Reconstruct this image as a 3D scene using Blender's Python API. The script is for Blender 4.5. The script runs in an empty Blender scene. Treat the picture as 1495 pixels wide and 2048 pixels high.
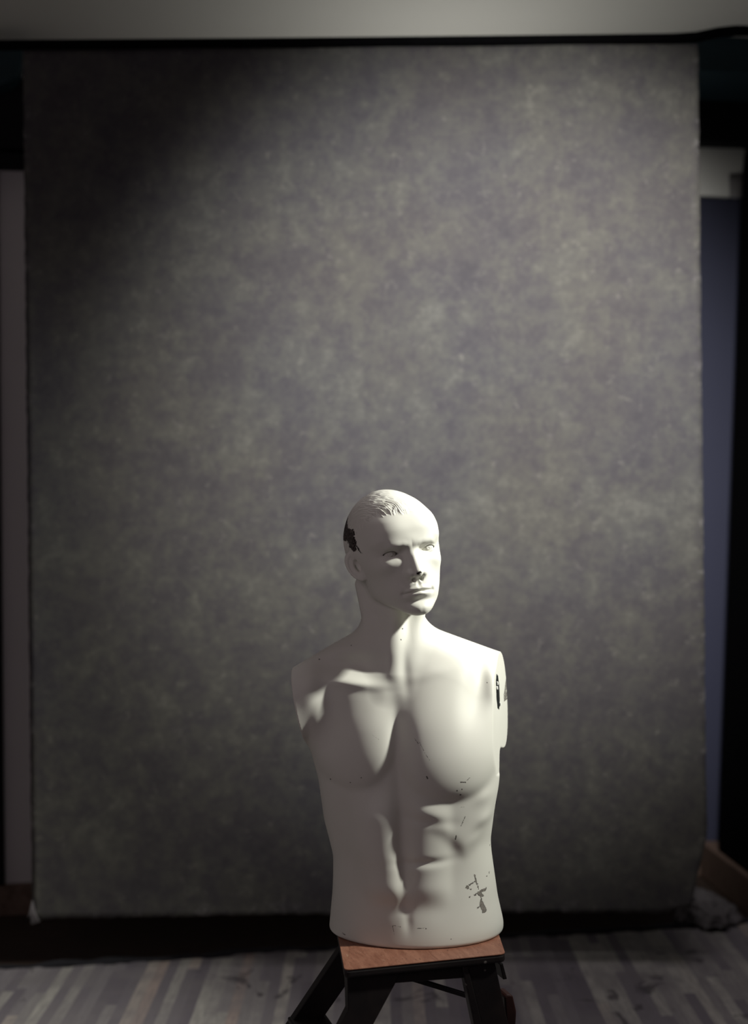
import bpy, bmesh, math, random
import numpy as np
from mathutils import Vector, Matrix
random.seed(7); rng = np.random.RandomState(11)
C = bpy.context.scene.collection
FPX = 2844.0                      # focal length in pixels of the 1495x2048 frame (50 mm, portrait)
SEAT_Z = 0.50                     # stool top
CAM = Vector((0.0, -2.71, 1.293))
ROLL = 0.01

# ------------------------------------------------------------------ helpers
def unroll(px, py):
    dx, dy = px-747.5, py-1024.0
    return dx-ROLL*dy, dy+ROLL*dx
def world(px, py, D):
    u, v = unroll(px, py)
    return Vector((u*D/FPX, CAM.y+D, CAM.z-v*D/FPX))
def tag(o, label=None, cat=None, group=None, kind=None):
    if label: o['label'] = label
    if cat: o['category'] = cat
    if group: o['group'] = group
    if kind: o['kind'] = kind
    return o
def empty(name, loc, rz=0.0):
    o = bpy.data.objects.new(name, None); C.objects.link(o)
    o.location = loc; o.rotation_euler = (0, 0, rz); o.empty_display_size = .05
    return o
def link(name, me, mat, parent=None, smooth=False):
    if mat: me.materials.append(mat)
    if smooth: me.shade_smooth()
    o = bpy.data.objects.new(name, me); C.objects.link(o)
    if parent: o.parent = parent
    return o
def bmobj(name, bm, mat, parent=None, smooth=False, bevel=0.0, seg=2):
    bmesh.ops.recalc_face_normals(bm, faces=bm.faces)
    me = bpy.data.meshes.new(name); bm.to_mesh(me); bm.free()
    o = link(name, me, mat, parent, smooth)
    if bevel:
        m = o.modifiers.new('bevel', 'BEVEL'); m.width = bevel; m.segments = seg; m.limit_method = 'ANGLE'
    return o
def box(bm, lo, hi, M=None):
    v = [bm.verts.new((x, y, z)) for x in (lo[0], hi[0]) for y in (lo[1], hi[1]) for z in (lo[2], hi[2])]
    for f in ((0,1,3,2),(4,6,7,5),(0,4,5,1),(2,3,7,6),(0,2,6,4),(1,5,7,3)):
        bm.faces.new([v[i] for i in f])
    if M is not None: bmesh.ops.transform(bm, matrix=M, verts=v)
    return v
def prism(bm, pts, y0, y1, M=None):
    """polygon given in (x,z), extruded from y0 to y1"""
    a = [bm.verts.new((p[0], y0, p[1])) for p in pts]; b = [bm.verts.new((p[0], y1, p[1])) for p in pts]
    n = len(pts); bm.faces.new(a); bm.faces.new(b[::-1])
    for i in range(n): bm.faces.new((a[i], b[i], b[(i+1) % n], a[(i+1) % n]))
    if M is not None: bmesh.ops.transform(bm, matrix=M, verts=a+b)
    return a+b
def tube(bm, pts, rad, n=16):
    rings = []
    for i, p in enumerate(pts):
        p = Vector(p); t = (Vector(pts[min(i+1, len(pts)-1)])-Vector(pts[max(i-1, 0)])).normalized()
        up = Vector((0, 0, 1)) if abs(t.z) < .9 else Vector((1, 0, 0))
        a = t.cross(up).normalized(); b = t.cross(a)
        r = rad[i] if hasattr(rad, '__len__') else rad
        rings.append([bm.verts.new(p+a*(r*math.cos(k*2*math.pi/n))+b*(r*math.sin(k*2*math.pi/n))) for k in range(n)])
    for A, B in zip(rings[:-1], rings[1:]):
        for k in range(n): bm.faces.new((A[k], A[(k+1) % n], B[(k+1) % n], B[k]))
    bm.faces.new(rings[0][::-1]); bm.faces.new(rings[-1])

# ------------------------------------------------------------------ node materials
class NT:
    def __init__(s, name, rough=.6, spec=.3, metal=0):
        s.m = bpy.data.materials.new(name); s.m.use_nodes = True; s.t = s.m.node_tree
        s.b = s.t.nodes['Principled BSDF']
        s.b.inputs['Roughness'].default_value = rough
        s.b.inputs['Specular IOR Level'].default_value = spec
        s.b.inputs['Metallic'].default_value = metal
        s._co = None
    def n(s, typ, ins=None, **kw):
        nd = s.t.nodes.new(typ)
        for k, v in kw.items(): setattr(nd, k, v)
        for k, v in (ins or {}).items():
            if isinstance(v, bpy.types.NodeSocket): s.t.links.new(v, nd.inputs[k])
            else: nd.inputs[k].default_value = v
        return nd
    def co(s):
        if s._co is None: s._co = s.n('ShaderNodeTexCoord').outputs['Object']
        return s._co
    def mapping(s, scale=(1,1,1), rot=(0,0,0), loc=(0,0,0), vec=None):
        return s.n('ShaderNodeMapping', {'Vector': vec or s.co(), 'Scale': scale, 'Rotation': rot, 'Location': loc}).outputs[0]
    def noise(s, scale, detail=3, rough=.5, vec=None, dist=0):
        return s.n('ShaderNodeTexNoise', {'Vector': vec or s.co(), 'Scale': scale, 'Detail': detail, 'Roughness': rough, 'Distortion': dist}).outputs['Fac']
    def ramp(s, fac, stops):
        r = s.n('ShaderNodeValToRGB', {'Fac': fac}); e = r.color_ramp.elements
        while len(e) < len(stops): e.new(.5)
        for q, (p, c) in zip(e, stops):
            q.position = p; q.color = (c, c, c, 1) if not hasattr(c, '__len__') else (*c, 1)
        return r.outputs['Color']
    def math(s, op, a, b=0, clamp=False):
        return s.n('ShaderNodeMath', {0: a, 1: b}, operation=op, use_clamp=clamp).outputs[0]
    def mix(s, fac, a, b, mode='MIX'):
        nd = s.n('ShaderNodeMix', data_type='RGBA', blend_type=mode)
        for k, v in ((0, fac), (6, a), (7, b)):
            if isinstance(v, bpy.types.NodeSocket): s.t.links.new(v, nd.inputs[k])
            else: nd.inputs[k].default_value = v if k == 0 else (*v, 1)
        return nd.outputs[2]
    def color(s, c):
        if isinstance(c, bpy.types.NodeSocket): s.t.links.new(c, s.b.inputs['Base Color'])
        else: s.b.inputs['Base Color'].default_value = (*c, 1)
        return s
    def bump(s, h, strength=.3, dist=.002):
        b = s.n('ShaderNodeBump', {'Height': h, 'Strength': strength, 'Distance': dist})
        s.t.links.new(b.outputs[0], s.b.inputs['Normal']); return s

def simple(name, col, rough=.6, spec=.3, metal=0, var=.25, scale=20):
    k = NT(name, rough, spec, metal)
    f = k.noise(scale, 4, .6)
    k.color(k.mix(f, tuple(c*(1-var) for c in col), tuple(c*(1+var) for c in col)))
    k.bump(f, .15, .001)
    return k.m

# mannequin paint with chipped wear: 'chip' = distance (mm) to the nearest chip, negative inside
def mannequin_paint():
    k = NT('mannequin_paint', .55, .3)
    at = k.n('ShaderNodeAttribute', attribute_name='chip').outputs['Fac']
    at2 = k.n('ShaderNodeAttribute', attribute_name='scratch').outputs['Fac']
    nz = k.noise(420, 3, .6); nz2 = k.noise(1100, 2, .6); cl = k.noise(9, 3, .5)
    base = k.mix(cl, (.68, .675, .61), (.76, .755, .70))
    # chips
    d = k.math('ADD', at, k.math('ADD', k.math('MULTIPLY', k.math('SUBTRACT', nz, .5), 5.0), k.math('MULTIPLY', k.math('SUBTRACT', k.noise(170, 3, .6), .5), 6.0)))
    hi = k.ramp(k.n('ShaderNodeSeparateXYZ', {0: k.co()}).outputs['Z'], [(.60, 0.0), (.62, 1.0)])
    inside = k.ramp(k.math('MULTIPLY_ADD', d, 1.0), [(0.0, 1.0), (.25, 0.0)])
    rim = k.ramp(k.math('ADD', k.math('MULTIPLY', d, .35), 1.0), [(.45, 0.0), (.8, 1.0), (1.0, 1.0)])
    chipcol = k.mix(rim, (.36, .34, .30), (.028, .022, .02))
    chipcol = k.mix(k.ramp(nz2, [(.42, 0.0), (.6, 1.0)]), chipcol, (.07, .055, .05))
    chipcol = k.mix(hi, chipcol, k.mix(k.ramp(nz, [(.5, 0.0), (.62, 1.0)]), (.022, .016, .015), (.16, .13, .12)))
    c = k.mix(inside, base, chipcol)
    d2 = k.math('ADD', at2, k.math('MULTIPLY', k.math('SUBTRACT', nz, .5), 2.6))
    ins2 = k.ramp(k.math('ADD', d2, .35), [(0.0, 1.0), (.3, 0.0)])
    c = k.mix(k.math('MULTIPLY', ins2, .85), c, (.05, .038, .034))
    k.color(c)
    h = k.math('SUBTRACT', k.math('MULTIPLY', nz, .05), inside)
    k.bump(h, .5, .0012)
    return k.m

def backdrop_mat():
    k = NT('painted_canvas', .9, .1)
    big = k.noise(2.3, 3, .5); mid = k.noise(7.5, 6, .66); fine = k.noise(26, 6, .72)
    weave = k.noise(60, 3, .6, vec=k.mapping((1, 1, 3)))
    f = k.math('ADD', k.math('MULTIPLY', big, .22), k.math('ADD', k.math('MULTIPLY', mid, .38), k.math('MULTIPLY', fine, .40)))
    col = k.ramp(f, [(.34, (.048, .045, .050)), (.46, (.064, .060, .063)), (.54, (.080, .078, .072)), (.68, (.130, .128, .112))])
    blue = k.ramp(k.noise(1.6, 3, .55, vec=k.mapping(loc=(3, 1, 7))), [(.42, 0.0), (.62, 1.0)])
    col = k.mix(k.math('MULTIPLY', blue, .22), col, (.85, .95, 1.2), 'MULTIPLY')
    spk = k.ramp(k.noise(24, 5, .75, vec=k.mapping(loc=(5, 0, 2))), [(.58, 0.0), (.78, 1.0)])
    col = k.mix(k.math('MULTIPLY', spk, .30), col, (.30, .29, .25))
    # pale worn paint along the lower hem and sides
    sx = k.n('ShaderNodeSeparateXYZ', {0: k.co()})
    hem = k.ramp(sx.outputs['Z'], [(0.0, 1.0), (.045, 0.0)])
    side = k.ramp(k.math('ABSOLUTE', sx.outputs['X']), [(.925, 0.0), (.952, 1.0)])
    em = k.math('MAXIMUM', hem, side)
    wear = k.math('MULTIPLY', em, k.ramp(k.noise(16, 5, .75, vec=k.mapping(loc=(1, 2, 3))), [(.54, 0.0), (.64, 1.0)]))
    col = k.mix(k.math('MULTIPLY', wear, .4), col, (.36, .35, .34))
    k.color(col); k.bump(weave, .15, .001)
    return k.m

def vinyl_mat():
    """printed vinyl: strips of differing greys running away from the camera, worn and smeared"""
    k = NT('plank_print_vinyl', .6, .3)
    sx = k.n('ShaderNodeSeparateXYZ', {0: k.co()})
    X, Y = sx.outputs['X'], sx.outputs['Y']
    w = .030
    warp = k.math('MULTIPLY', k.math('SUBTRACT', k.noise(3, 2), .5), .01)
    ix = k.math('FLOOR', k.math('DIVIDE', k.math('ADD', X, warp), w))
    off = k.n('ShaderNodeTexWhiteNoise', {'W': ix}, noise_dimensions='1D').outputs['Value']
    ln = k.math('ADD', k.math('DIVIDE', Y, .85), k.math('MULTIPLY', off, 7.0))
    iy = k.math('FLOOR', ln)
    cv = k.n('ShaderNodeCombineXYZ', {0: ix, 1: iy, 2: 0.0}).outputs[0]
    wn = k.n('ShaderNodeTexWhiteNoise', {'Vector': cv}, noise_dimensions='3D')
    val = wn.outputs['Value']
    col = k.ramp(val, [(0.0, (.20, .18, .21)), (.3, (.27, .25, .275)), (.6, (.38, .36, .355)), (.85, (.56, .545, .50)), (1.0, (.46, .37, .34))])
    grain = k.noise(9, 6, .7, vec=k.mapping((9, 1, 1)))
    col = k.mix(k.ramp(grain, [(.38, .45), (.58, 0.0)]), col, (.20, .185, .19))
    cloud = k.noise(4.5, 4, .6)
    col = k.mix(k.ramp(cloud, [(.38, .6), (.54, 0.0)]), col, (.27, .25, .26))
    smear = k.ramp(k.noise(7, 5, .6, vec=k.mapping((1, .6, 1), loc=(4, 4, 0)), dist=1.2), [(.62, 0.0), (.66, .8)])
    col = k.mix(smear, col, (.10, .09, .10))
    k.color(col); k.bump(grain, .2, .001)
    return k.m

def wood_mat(name, a, b, rough=.45, spec=.4):
    k = NT(name, rough, spec)
    v = k.mapping((3, 24, 3))
    f = k.noise(6, 6, .65, vec=v, dist=.8); f2 = k.noise(60, 3, .6, vec=k.mapping((1, 6, 1)))
    c = k.mix(k.ramp(f, [(.35, 0.0), (.65, 1.0)]), a, b)
    c = k.mix(k.ramp(f2, [(.55, 0.0), (.7, .5)]), c, tuple(x*.35 for x in a))
    k.color(c); k.bump(f, .25, .001)
    return k.m
def seat_mat():
    k = NT('worn_seat_wood', .5, .35)
    sx = k.n('ShaderNodeSeparateXYZ', {0: k.co()})
    f = k.noise(7, 6, .65, vec=k.mapping((10, 2, 3)), dist=.7)
    c = k.mix(k.ramp(f, [(.35, 0.0), (.65, 1.0)]), (.21, .085, .052), (.33, .155, .10))
    nick = k.ramp(k.noise(38, 4, .7, vec=k.mapping((2.5, 1, 1), rot=(0, 0, .2))), [(.63, 0.0), (.68, 1.0)])
    c = k.mix(k.math('MULTIPLY', nick, .6), c, (.55, .38, .27))
    dk = k.ramp(k.noise(90, 4, .7, vec=k.mapping((3, 1, 1))), [(.58, 0.0), (.68, .8)])
    c = k.mix(dk, c, (.07, .025, .02))
    k.color(c); k.bump(f, .3, .001)
    return k.m
def painted_frame_mat():
    """near-black brown paint with a few cream paint drops"""
    k = NT('dark_stool_paint', .5, .3)
    n1 = k.noise(14, 5, .6)
    c = k.mix(k.ramp(n1, [(.4, 0.0), (.7, 1.0)]), (.010, .008, .009), (.022, .016, .015))
    vo = k.n('ShaderNodeTexVoronoi', {'Vector': k.co(), 'Scale': 34.0, 'Randomness': 1.0})
    keep = k.math('GREATER_THAN', k.n('ShaderNodeSeparateColor', {0: vo.outputs['Color']}).outputs[0], .62)
    drop = k.math('MULTIPLY', keep, k.ramp(vo.outputs['Distance'], [(.07, 1.0), (.11, 0.0)]))
    c = k.mix(k.math('MULTIPLY', drop, .5), c, (.35, .33, .30))
    k.color(c)
    return k.m

M = dict(
    mann=mannequin_paint(), canvas=backdrop_mat(), vinyl=vinyl_mat(), seat=seat_mat(), frame=painted_frame_mat(),
    reddish=wood_mat('red_brown_wood', (.028, .009, .008), (.05, .017, .014)),
    black=simple('black_metal', (.012, .012, .014), .5, .3),
    felt=simple('black_cloth', (.0035, .0035, .004), .95, .02),
    pelmet=simple('black_board', (.010, .010, .012), .8, .1),
    teal=simple('teal_paint', (.012, .030, .040), .6, .3),
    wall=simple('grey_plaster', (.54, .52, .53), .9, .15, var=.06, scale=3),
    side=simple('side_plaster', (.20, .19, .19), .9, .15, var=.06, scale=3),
    ceil=simple('white_ceiling', (.78, .77, .72), .9, .15, var=.03, scale=2),
    door=simple('blue_door', (.034, .037, .066), .6, .3, var=.08, scale=2),
    white=simple('white_panel', (.80, .80, .77), .7, .2, var=.05, scale=5),
    floor=wood_mat('dark_bare_floor', (.030, .020, .016), (.055, .038, .03), .7, .2),
    base=wood_mat('brown_skirting', (.10, .065, .05), (.17, .115, .09), .6, .3),
    cloth=simple('crumpled_cloth', (.15, .138, .145), .8, .2, var=.2, scale=30),
    metal=simple('grey_steel', (.45, .47, .48), .3, .5, 1.0),
    socket=simple('dark_socket', (.012, .014, .014), .5, .3),
    tape=simple('dark_tape', (.03, .03, .036), .6, .3),
)

# ------------------------------------------------------------------ MANNEQUIN (implicit surface in millimetres)
# frame: x to image right, -y towards camera, z up from the stool top; origin = base centre
BX = 0.072
def P(px, py, s=1.094):
    u, v = unroll(px, py)
    return u/s-BX*1000, 793.0-v/s
def smin(a, b, k):
    h = np.maximum(k-np.abs(a-b), 0)/k
    return np.minimum(a, b)-h*h*k*.25
def smax(a, b, k): return -smin(-a, -b, k)
def sstep(a, b, x):
    t = np.clip((x-a)/(b-a), 0, 1); return t*t*(3-2*t)
def interp(x, pts):
    pts = sorted(pts); return np.interp(x, [p[0] for p in pts], [p[1] for p in pts]).astype(np.float32)
def smooth_table(pts, lo, hi, step=1.0, sig=8.0):
    z = np.arange(lo, hi+step, step); v = np.interp(z, *zip(*sorted(pts)))
    r = int(sig*3/step); k = np.exp(-.5*(np.arange(-r, r+1)*step/sig)**2); k /= k.sum()
    v = np.convolve(np.pad(v, r, mode='edge'), k, 'valid')
    return z, v
def tb(tab, z): return np.interp(z, tab[0], tab[1]).astype(np.float32)
def caps(x, y, z, a, b, ra, rb):
    a = np.array(a, float); b = np.array(b, float); d = b-a
    t = np.clip(((x-a[0])*d[0]+(y-a[1])*d[1]+(z-a[2])*d[2])/d.dot(d), 0, 1)
    return np.sqrt((x-a[0]-t*d[0])**2+(y-a[1]-t*d[1])**2+(z-a[2]-t*d[2])**2)-(ra+(rb-ra)*t)
def ell(x, y, z, c, r):
    X, Y, Z = x-c[0], y-c[1], z-c[2]
    q = np.sqrt((X/r[0])**2+(Y/r[1])**2+(Z/r[2])**2)+1e-6
    p = np.sqrt(X*X+Y*Y+Z*Z)
    return p*(1-1/q) if min(r) > 30 else (q-1)*q/(np.sqrt((X/r[0]**2)**2+(Y/r[1]**2)**2+(Z/r[2]**2)**2)+1e-6)
class Map2:
    def __init__(s, x0, x1, z0, z1, st):
        s.x0, s.z0, s.st = x0, z0, st
        s.x = np.arange(x0, x1, st); s.z = np.arange(z0, z1, st)
        s.X, s.Z = np.meshgrid(s.x, s.z, indexing='ij'); s.H = np.zeros_like(s.X)
    def g(s, cx, cz, sx, sz, amp, rot=0.0):
        c, n = math.cos(rot), math.sin(rot); dx, dz = s.X-cx, s.Z-cz
        s.H += amp*np.exp(-.5*(((c*dx+n*dz)/sx)**2+((-n*dx+c*dz)/sz)**2))
    def blur(s, sig, A=None):
        A = s.H if A is None else A
        r = int(sig*3/s.st)+1; k = np.exp(-.5*(np.arange(-r, r+1)*s.st/sig)**2); k /= k.sum()
        for ax in (0, 1):
            A = np.apply_along_axis(lambda m: np.convolve(np.pad(m, r, mode='edge'), k, 'valid'), ax, A)
        return A
    def __call__(s, x, z):
        fx = np.clip((x-s.x0)/s.st, 0, len(s.x)-1.01); fz = np.clip((z-s.z0)/s.st, 0, len(s.z)-1.01)
        i = fx.astype(np.int32); j = fz.astype(np.int32); u = fx-i; v = fz-j; H = s.H32
        return (H[i, j]*(1-u)+H[i+1, j]*u)*(1-v)+(H[i, j+1]*(1-u)+H[i+1, j+1]*u)*v
    def done(s): s.H32 = s.H.astype(np.float32)

# ---- torso relief: drawn as a front height map (mm)
def pl(pts, sc=1.094):                     # polyline of pixels -> mm
    return [P(a, b, sc) for a, b in pts]
T = Map2(-260, 220, -20, 620, 1.5)
def torso_relief():
    Z, X = T.Z, T.X
    def curve_x(pts): q = sorted((b, a) for a, b in pl(pts)); return np.interp(Z, [t[0] for t in q], [t[1] for t in q])
    def curve_z(pts): q = sorted(pl(pts)); return np.interp(X, [t[0] for t in q], [t[1] for t in q])
    H = T.H
    # pectorals
    def pec(cx, cy, aL, aR, bu, bd, A, rot=0.0):
        x0, z0 = P(cx, cy); dx, dz = X-x0, Z-z0
        c, s_ = math.cos(rot), math.sin(rot); dx, dz = c*dx+s_*dz, -s_*dx+c*dz
        a = np.where(dx < 0, aL, aR)/1.094; b = np.where(dz > 0, bu, bd)/1.094
        r = (np.abs(dx/a)**2.1+np.abs(dz/b)**2.1)
        return A*np.maximum(1-r, 0)**.72
    pp = pec(903, 1494, 112, 101, 160, 108, 27, .12)+pec(704, 1484, 90, 90, 150, 100, 25, -.10)
    sharp = T.blur(4.5, pp); softp = T.blur(20, pp)
    k = sstep(P(0, 1500)[1], P(0, 1395)[1], Z)
    H += (1-k)*sharp+k*softp
    # midline furrow
    mid = curve_x([(789, 1380), (795, 1450), (798, 1600), (803, 1700), (808, 1800), (816, 1860)])
    zt, zb = P(800, 1440)[1], P(808, 1822)[1]
    f = sstep(zb-12, zb+14, Z)*sstep(zt+20, zt-30, Z)
    H += -4.5*f*np.exp(-.5*((X-mid)/9.0)**2)
    # rib cage with costal arch
    ar = curve_z([(805, 1618), (830, 1640), (860, 1650), (885, 1668), (905, 1692), (930, 1716), (950, 1700), (975, 1665), (1010, 1600)])
    al = curve_z([(795, 1618), (770, 1638), (745, 1650), (722, 1672), (705, 1700), (685, 1722), (668, 1700), (640, 1640)])
    arch = np.where(X > mid, ar, al)
    rib = sstep(-14, 24, Z-arch)*(sstep(6, 40, np.abs(X-mid)))*sstep(P(0, 1430)[1]+60, P(0, 1560)[1], Z)
    H += T.blur(5.0, np.where(X > mid, 7.5, .8)*rib)
    # abdominal columns
    def column(pts, hw, A):
        cx = curve_x(pts); r = np.abs((X-cx)/hw)
        h = A*np.maximum(1-r**2.0, 0)**.9
        return h*sstep(P(0, 1822)[1]-6, P(0, 1795)[1]+14, Z)*sstep(P(0, 1600)[1]+14, P(0, 1650)[1], Z)
    H += T.blur(5.5, column([(856, 1600), (857, 1720), (856, 1810)], 42, 11.5))
    H += T.blur(7.0, column([(746, 1590), (750, 1700), (766, 1770), (782, 1815)], 50, 19))
    T.H = H = T.blur(3.0)
    for (px, py, sx, sy, a, r) in (
        (848, 1724, 30, 6, -4.5, .05),        # tendinous lines
        (850, 1640, 34, 8, -4.0, -.15),
        (905, 1770, 40, 60, -3.0, 0),          # flanks beside the columns
        (815, 1838, 6.5, 14, -2.6, 0), (786, 1842, 20, 18, 2.2, 0), (848, 1845, 30, 20, 2.0, 0),
        (800, 1880, 60, 18, 2.0, 0),
        (968, 1600, 14, 9, 2.2, .5), (973, 1645, 14, 9, 2.6, .6), (955, 1668, 14, 7, -1.5, .7),
        # hollows between chest and shoulder
        (956, 1388, 17, 42, -17, -.2), (655, 1418, 22, 55, -9, .08),
        (616, 1388, 18, 30, 7, .15), (992, 1390, 13, 55, 8, 0),
        # clavicles, notch, hollow above them
        (705, 1371, 46, 8, 6.0, -.12), (868, 1352, 60, 8, 1.6, .24), 
        (698, 1337, 50, 15, -18.0, .05), (860, 1322, 40, 14, -1.5, -.2), (695, 1412, 40, 26, -2, -.2),
        (810, 1350, 8, 30, -5, .05),
        (795, 1500, 60, 60, -2.0, 0),
    ):
        x0, z0 = P(px, py); T.g(x0, z0, sx/1.09, sy/1.09, a, r)
    T.done()
torso_relief()

ZL = [(0, -166), (30, -163), (69, -159), (100, -157.5), (140, -157), (173, -165), (207, -174), (286, -184), (304, -189), (343, -200), (390, -205), (600, -205)]
ZR = [(0, 165), (14, 167), (33, 163), (65, 156), (104, 151), (150, 145), (172, 143.5), (203, 148), (252, 153), (298, 156), (343, 160), (390, 160), (600, 160)]
tL = smooth_table(ZL, -40, 640, sig=7); tR = smooth_table(ZR, -40, 640, sig=7)
tF = smooth_table([(0, 138), (60, 124), (120, 112), (200, 110), (280, 108), (330, 98), (400, 84), (450, 70), (500, 56), (560, 40)], -40, 640, sig=14)
tB = smooth_table([(0, 98), (60, 88), (120, 82), (200, 92), (300, 106), (400, 104), (470, 84), (520, 62), (560, 45)], -40, 640, sig=14)
YAW = math.radians(-8)
roofL = [(-300, 460), (-232, 498), (-168, 535), (-105, 568), (-60, 590), (26, 577), (57, 563), (156, 525), (250, 492)]
tRoof = smooth_table(roofL, -300, 250, sig=5)

def torso(x, y, z):
    L, R_, F, B = tb(tL, z), tb(tR, z), tb(tF, z), tb(tB, z)
    cx = (L+R_)*.5; w = (R_-L)*.5
    X = x-cx; c, s_ = math.cos(YAW), math.sin(YAW)
    xr = c*X+s_*y; yr = -s_*X+c*y
    d = np.where(yr < 0, F, B)
    n = 2.05+.15*sstep(200, 300, z)
    q = (np.abs(xr/w)**n+np.abs(yr/d)**n)**(1/n)+1e-5
    p = np.sqrt(xr*xr+yr*yr)
    f = p*(1-1/q)
    # shoulder mass: ellipse sections in (y, z) along x
    top = tb(tRoof, x)
    rz = 78.0+14.0*sstep(-90, 60, x)
    yc = 12+.14*(x+37)
    Y = y-yc; Zc = z-(top-rz)
    q2 = ((np.abs(Y)/60.0)**2.15+(np.abs(Zc)/rz)**2.15)**(1/2.15)+1e-5
    f2 = np.sqrt(Y*Y+Zc*Zc)*(1-1/q2)
    # chest body stops at a domed top under the shoulders
    f = smax(f, z-(top-30), 60)
    g = smin(f, f2, 34)
    g = g-T(x, z)*sstep(14, -46, y)
    return g

# ---- head
HEAD_C = np.array([-29.5, -12.0, 714.0]); HYAW = math.radians(17); HROLL = math.radians(-8.5); HPITCH = math.radians(0)
def rot_m():
    cy, sy = math.cos(HYAW), math.sin(HYAW)
    Rz = np.array([[cy, -sy, 0], [sy, cy, 0], [0, 0, 1]])
    cr, sr = math.cos(HROLL), math.sin(HROLL)          # about y: top leans to image left for negative
    Ry = np.array([[cr, 0, sr], [0, 1, 0], [-sr, 0, cr]])
    cp, sp = math.cos(HPITCH), math.sin(HPITCH)
    Rx = np.array([[1, 0, 0], [0, cp, -sp], [0, sp, cp]])
    return Ry @ Rz @ Rx
RH = rot_m()
def to_head(x, y, z):
    X, Y, Z = x-HEAD_C[0], y-HEAD_C[1], z-HEAD_C[2]; R = RH
    return (R[0,0]*X+R[1,0]*Y+R[2,0]*Z, R[0,1]*X+R[1,1]*Y+R[2,1]*Z, R[0,2]*X+R[1,2]*Y+R[2,2]*Z+120.0)
def from_head(p):
    q = np.array([p[0], p[1], p[2]-120.0]); return RH @ q + HEAD_C
hW = smooth_table([(-20, 20), (0, 34), (10, 42), (20, 49), (35, 57), (50, 63), (65, 66.5), (80, 69), (100, 72), (120, 72.5), (140, 72), (165, 73), (185, 66), (210, 46)], -30, 230, sig=5)
hF = smooth_table([(-20, 84), (0, 91), (10, 95), (18, 97), (30, 93.5), (47, 97), (60, 98), (74, 98), (90, 96), (105, 94), (122, 92), (138, 97), (148, 98.5), (165, 97), (185, 91), (210, 78)], -30, 230, sig=4)
E = Map2(-100, 100, -20, 230, .7)
EYE = (37.0, -68.0, 123.0); EYR = 13.2
def face_relief():
    X, Z = E.X, E.Z; A = np.abs(X)
    def g(cx, cz, sx, sz, amp, rot=0.0):
        for s in ((1, -1) if cx else (1,)): E.g(s*cx, cz, sx, sz, amp, s*rot)
    g(33, 121, 14, 8, -6.5); g(18, 123, 6, 8, -5.5); g(48, 124, 8, 7, -1.5)     # sockets
    zb = 134.5+2.5*np.sin(np.clip((A-8)/48, 0, 1)*math.pi)-5*np.clip((A-40)/20, 0, 1)
    E.H += 3.4*np.exp(-.5*((Z-zb)/5.5)**2)*sstep(-6, 18, A)*sstep(62, 40, A)      # brow
    E.H += .8*np.exp(-.5*((Z-(zb-2.0))/2.4)**2)*sstep(9, 16, A)*sstep(56, 44, A)
    g(0, 143, 10, 7, 1.0); g(26, 172, 18, 12, 2.0)
    g(51, 101, 13, 9, 4.0, -.25); g(40, 72, 12, 17, -4.0, .2); g(56, 62, 10, 20, -2)
    g(24, 84, 7, 9, 1.5); g(25, 62, 3.5, 12, -1.6, -.35)
    g(0, 50, 22, 17, 3.5)
    # lips
    hw = 27.0; t = np.clip(A/hw, 0, 1); fade = (1-t**2.5)
    zl = 48.8-2.2*t**2+.8*(.5+.5*np.cos(np.minimum(A/4.0, math.pi)))
    up = zl+6.0-2.5*t-2.0*np.exp(-.5*(A/3.2)**2)
    E.H += 6.0*fade*np.exp(-.5*((Z-up)/4.2)**2)*np.where(Z > up, np.exp(-.5*(np.maximum(Z-up-1.5, 0)/2.0)**2), 1)
    E.H += 7.4*fade*np.exp(-.5*((Z-(zl-6.0))/3.9)**2)*np.exp(-.5*(A/18.5)**2)
    E.H += -4.6*sstep(hw+2, hw-5, A)*np.exp(-.5*((Z-zl)/1.5)**2)
    g(28, 47, 3.0, 3.0, -3.4)
    g(0, 64, 2.8, 6, -1.4); g(4.8, 64, 2.0, 6, .5)
    g(0, 31.5, 15, 4.5, -3.6); g(0, 15, 15, 10, 6.0); g(0, 10, 3, 8, -.6)
    g(34, 18, 10, 10, -1.5)
    E.done()
face_relief()

# value noise for the modelled hair
NG = rng.rand(64, 64).astype(np.float32)
def vnoise(u, v):
    i = np.floor(u).astype(int); j = np.floor(v).astype(int); a = u-i; b = v-j
    a = a*a*(3-2*a); b = b*b*(3-2*b); i0, i1, j0, j1 = i % 64, (i+1) % 64, j % 64, (j+1) % 64
    return (NG[i0, j0]*(1-a)+NG[i1, j0]*a)*(1-b)+(NG[i0, j1]*(1-a)+NG[i1, j1]*a)*b
def hairline(az):           # az: azimuth from the face in degrees (0 front) -> height
    return np.interp(az, [0, 18, 34, 44, 52, 60, 68, 74, 79, 84, 92, 100, 110, 122, 180],
                     [192, 194, 196, 190, 182, 174, 162, 138, 112, 110, 132, 128, 108, 76, 50])
def hair_mask(x, y, z):
    az = np.degrees(np.arctan2(np.abs(x), -(y-5.0)))
    jag = (vnoise(az*.55+8*(x > 0), z*.02+3)-.5)*7
    return sstep(-2.5, 4.0, z-hairline(az)-jag)
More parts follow.
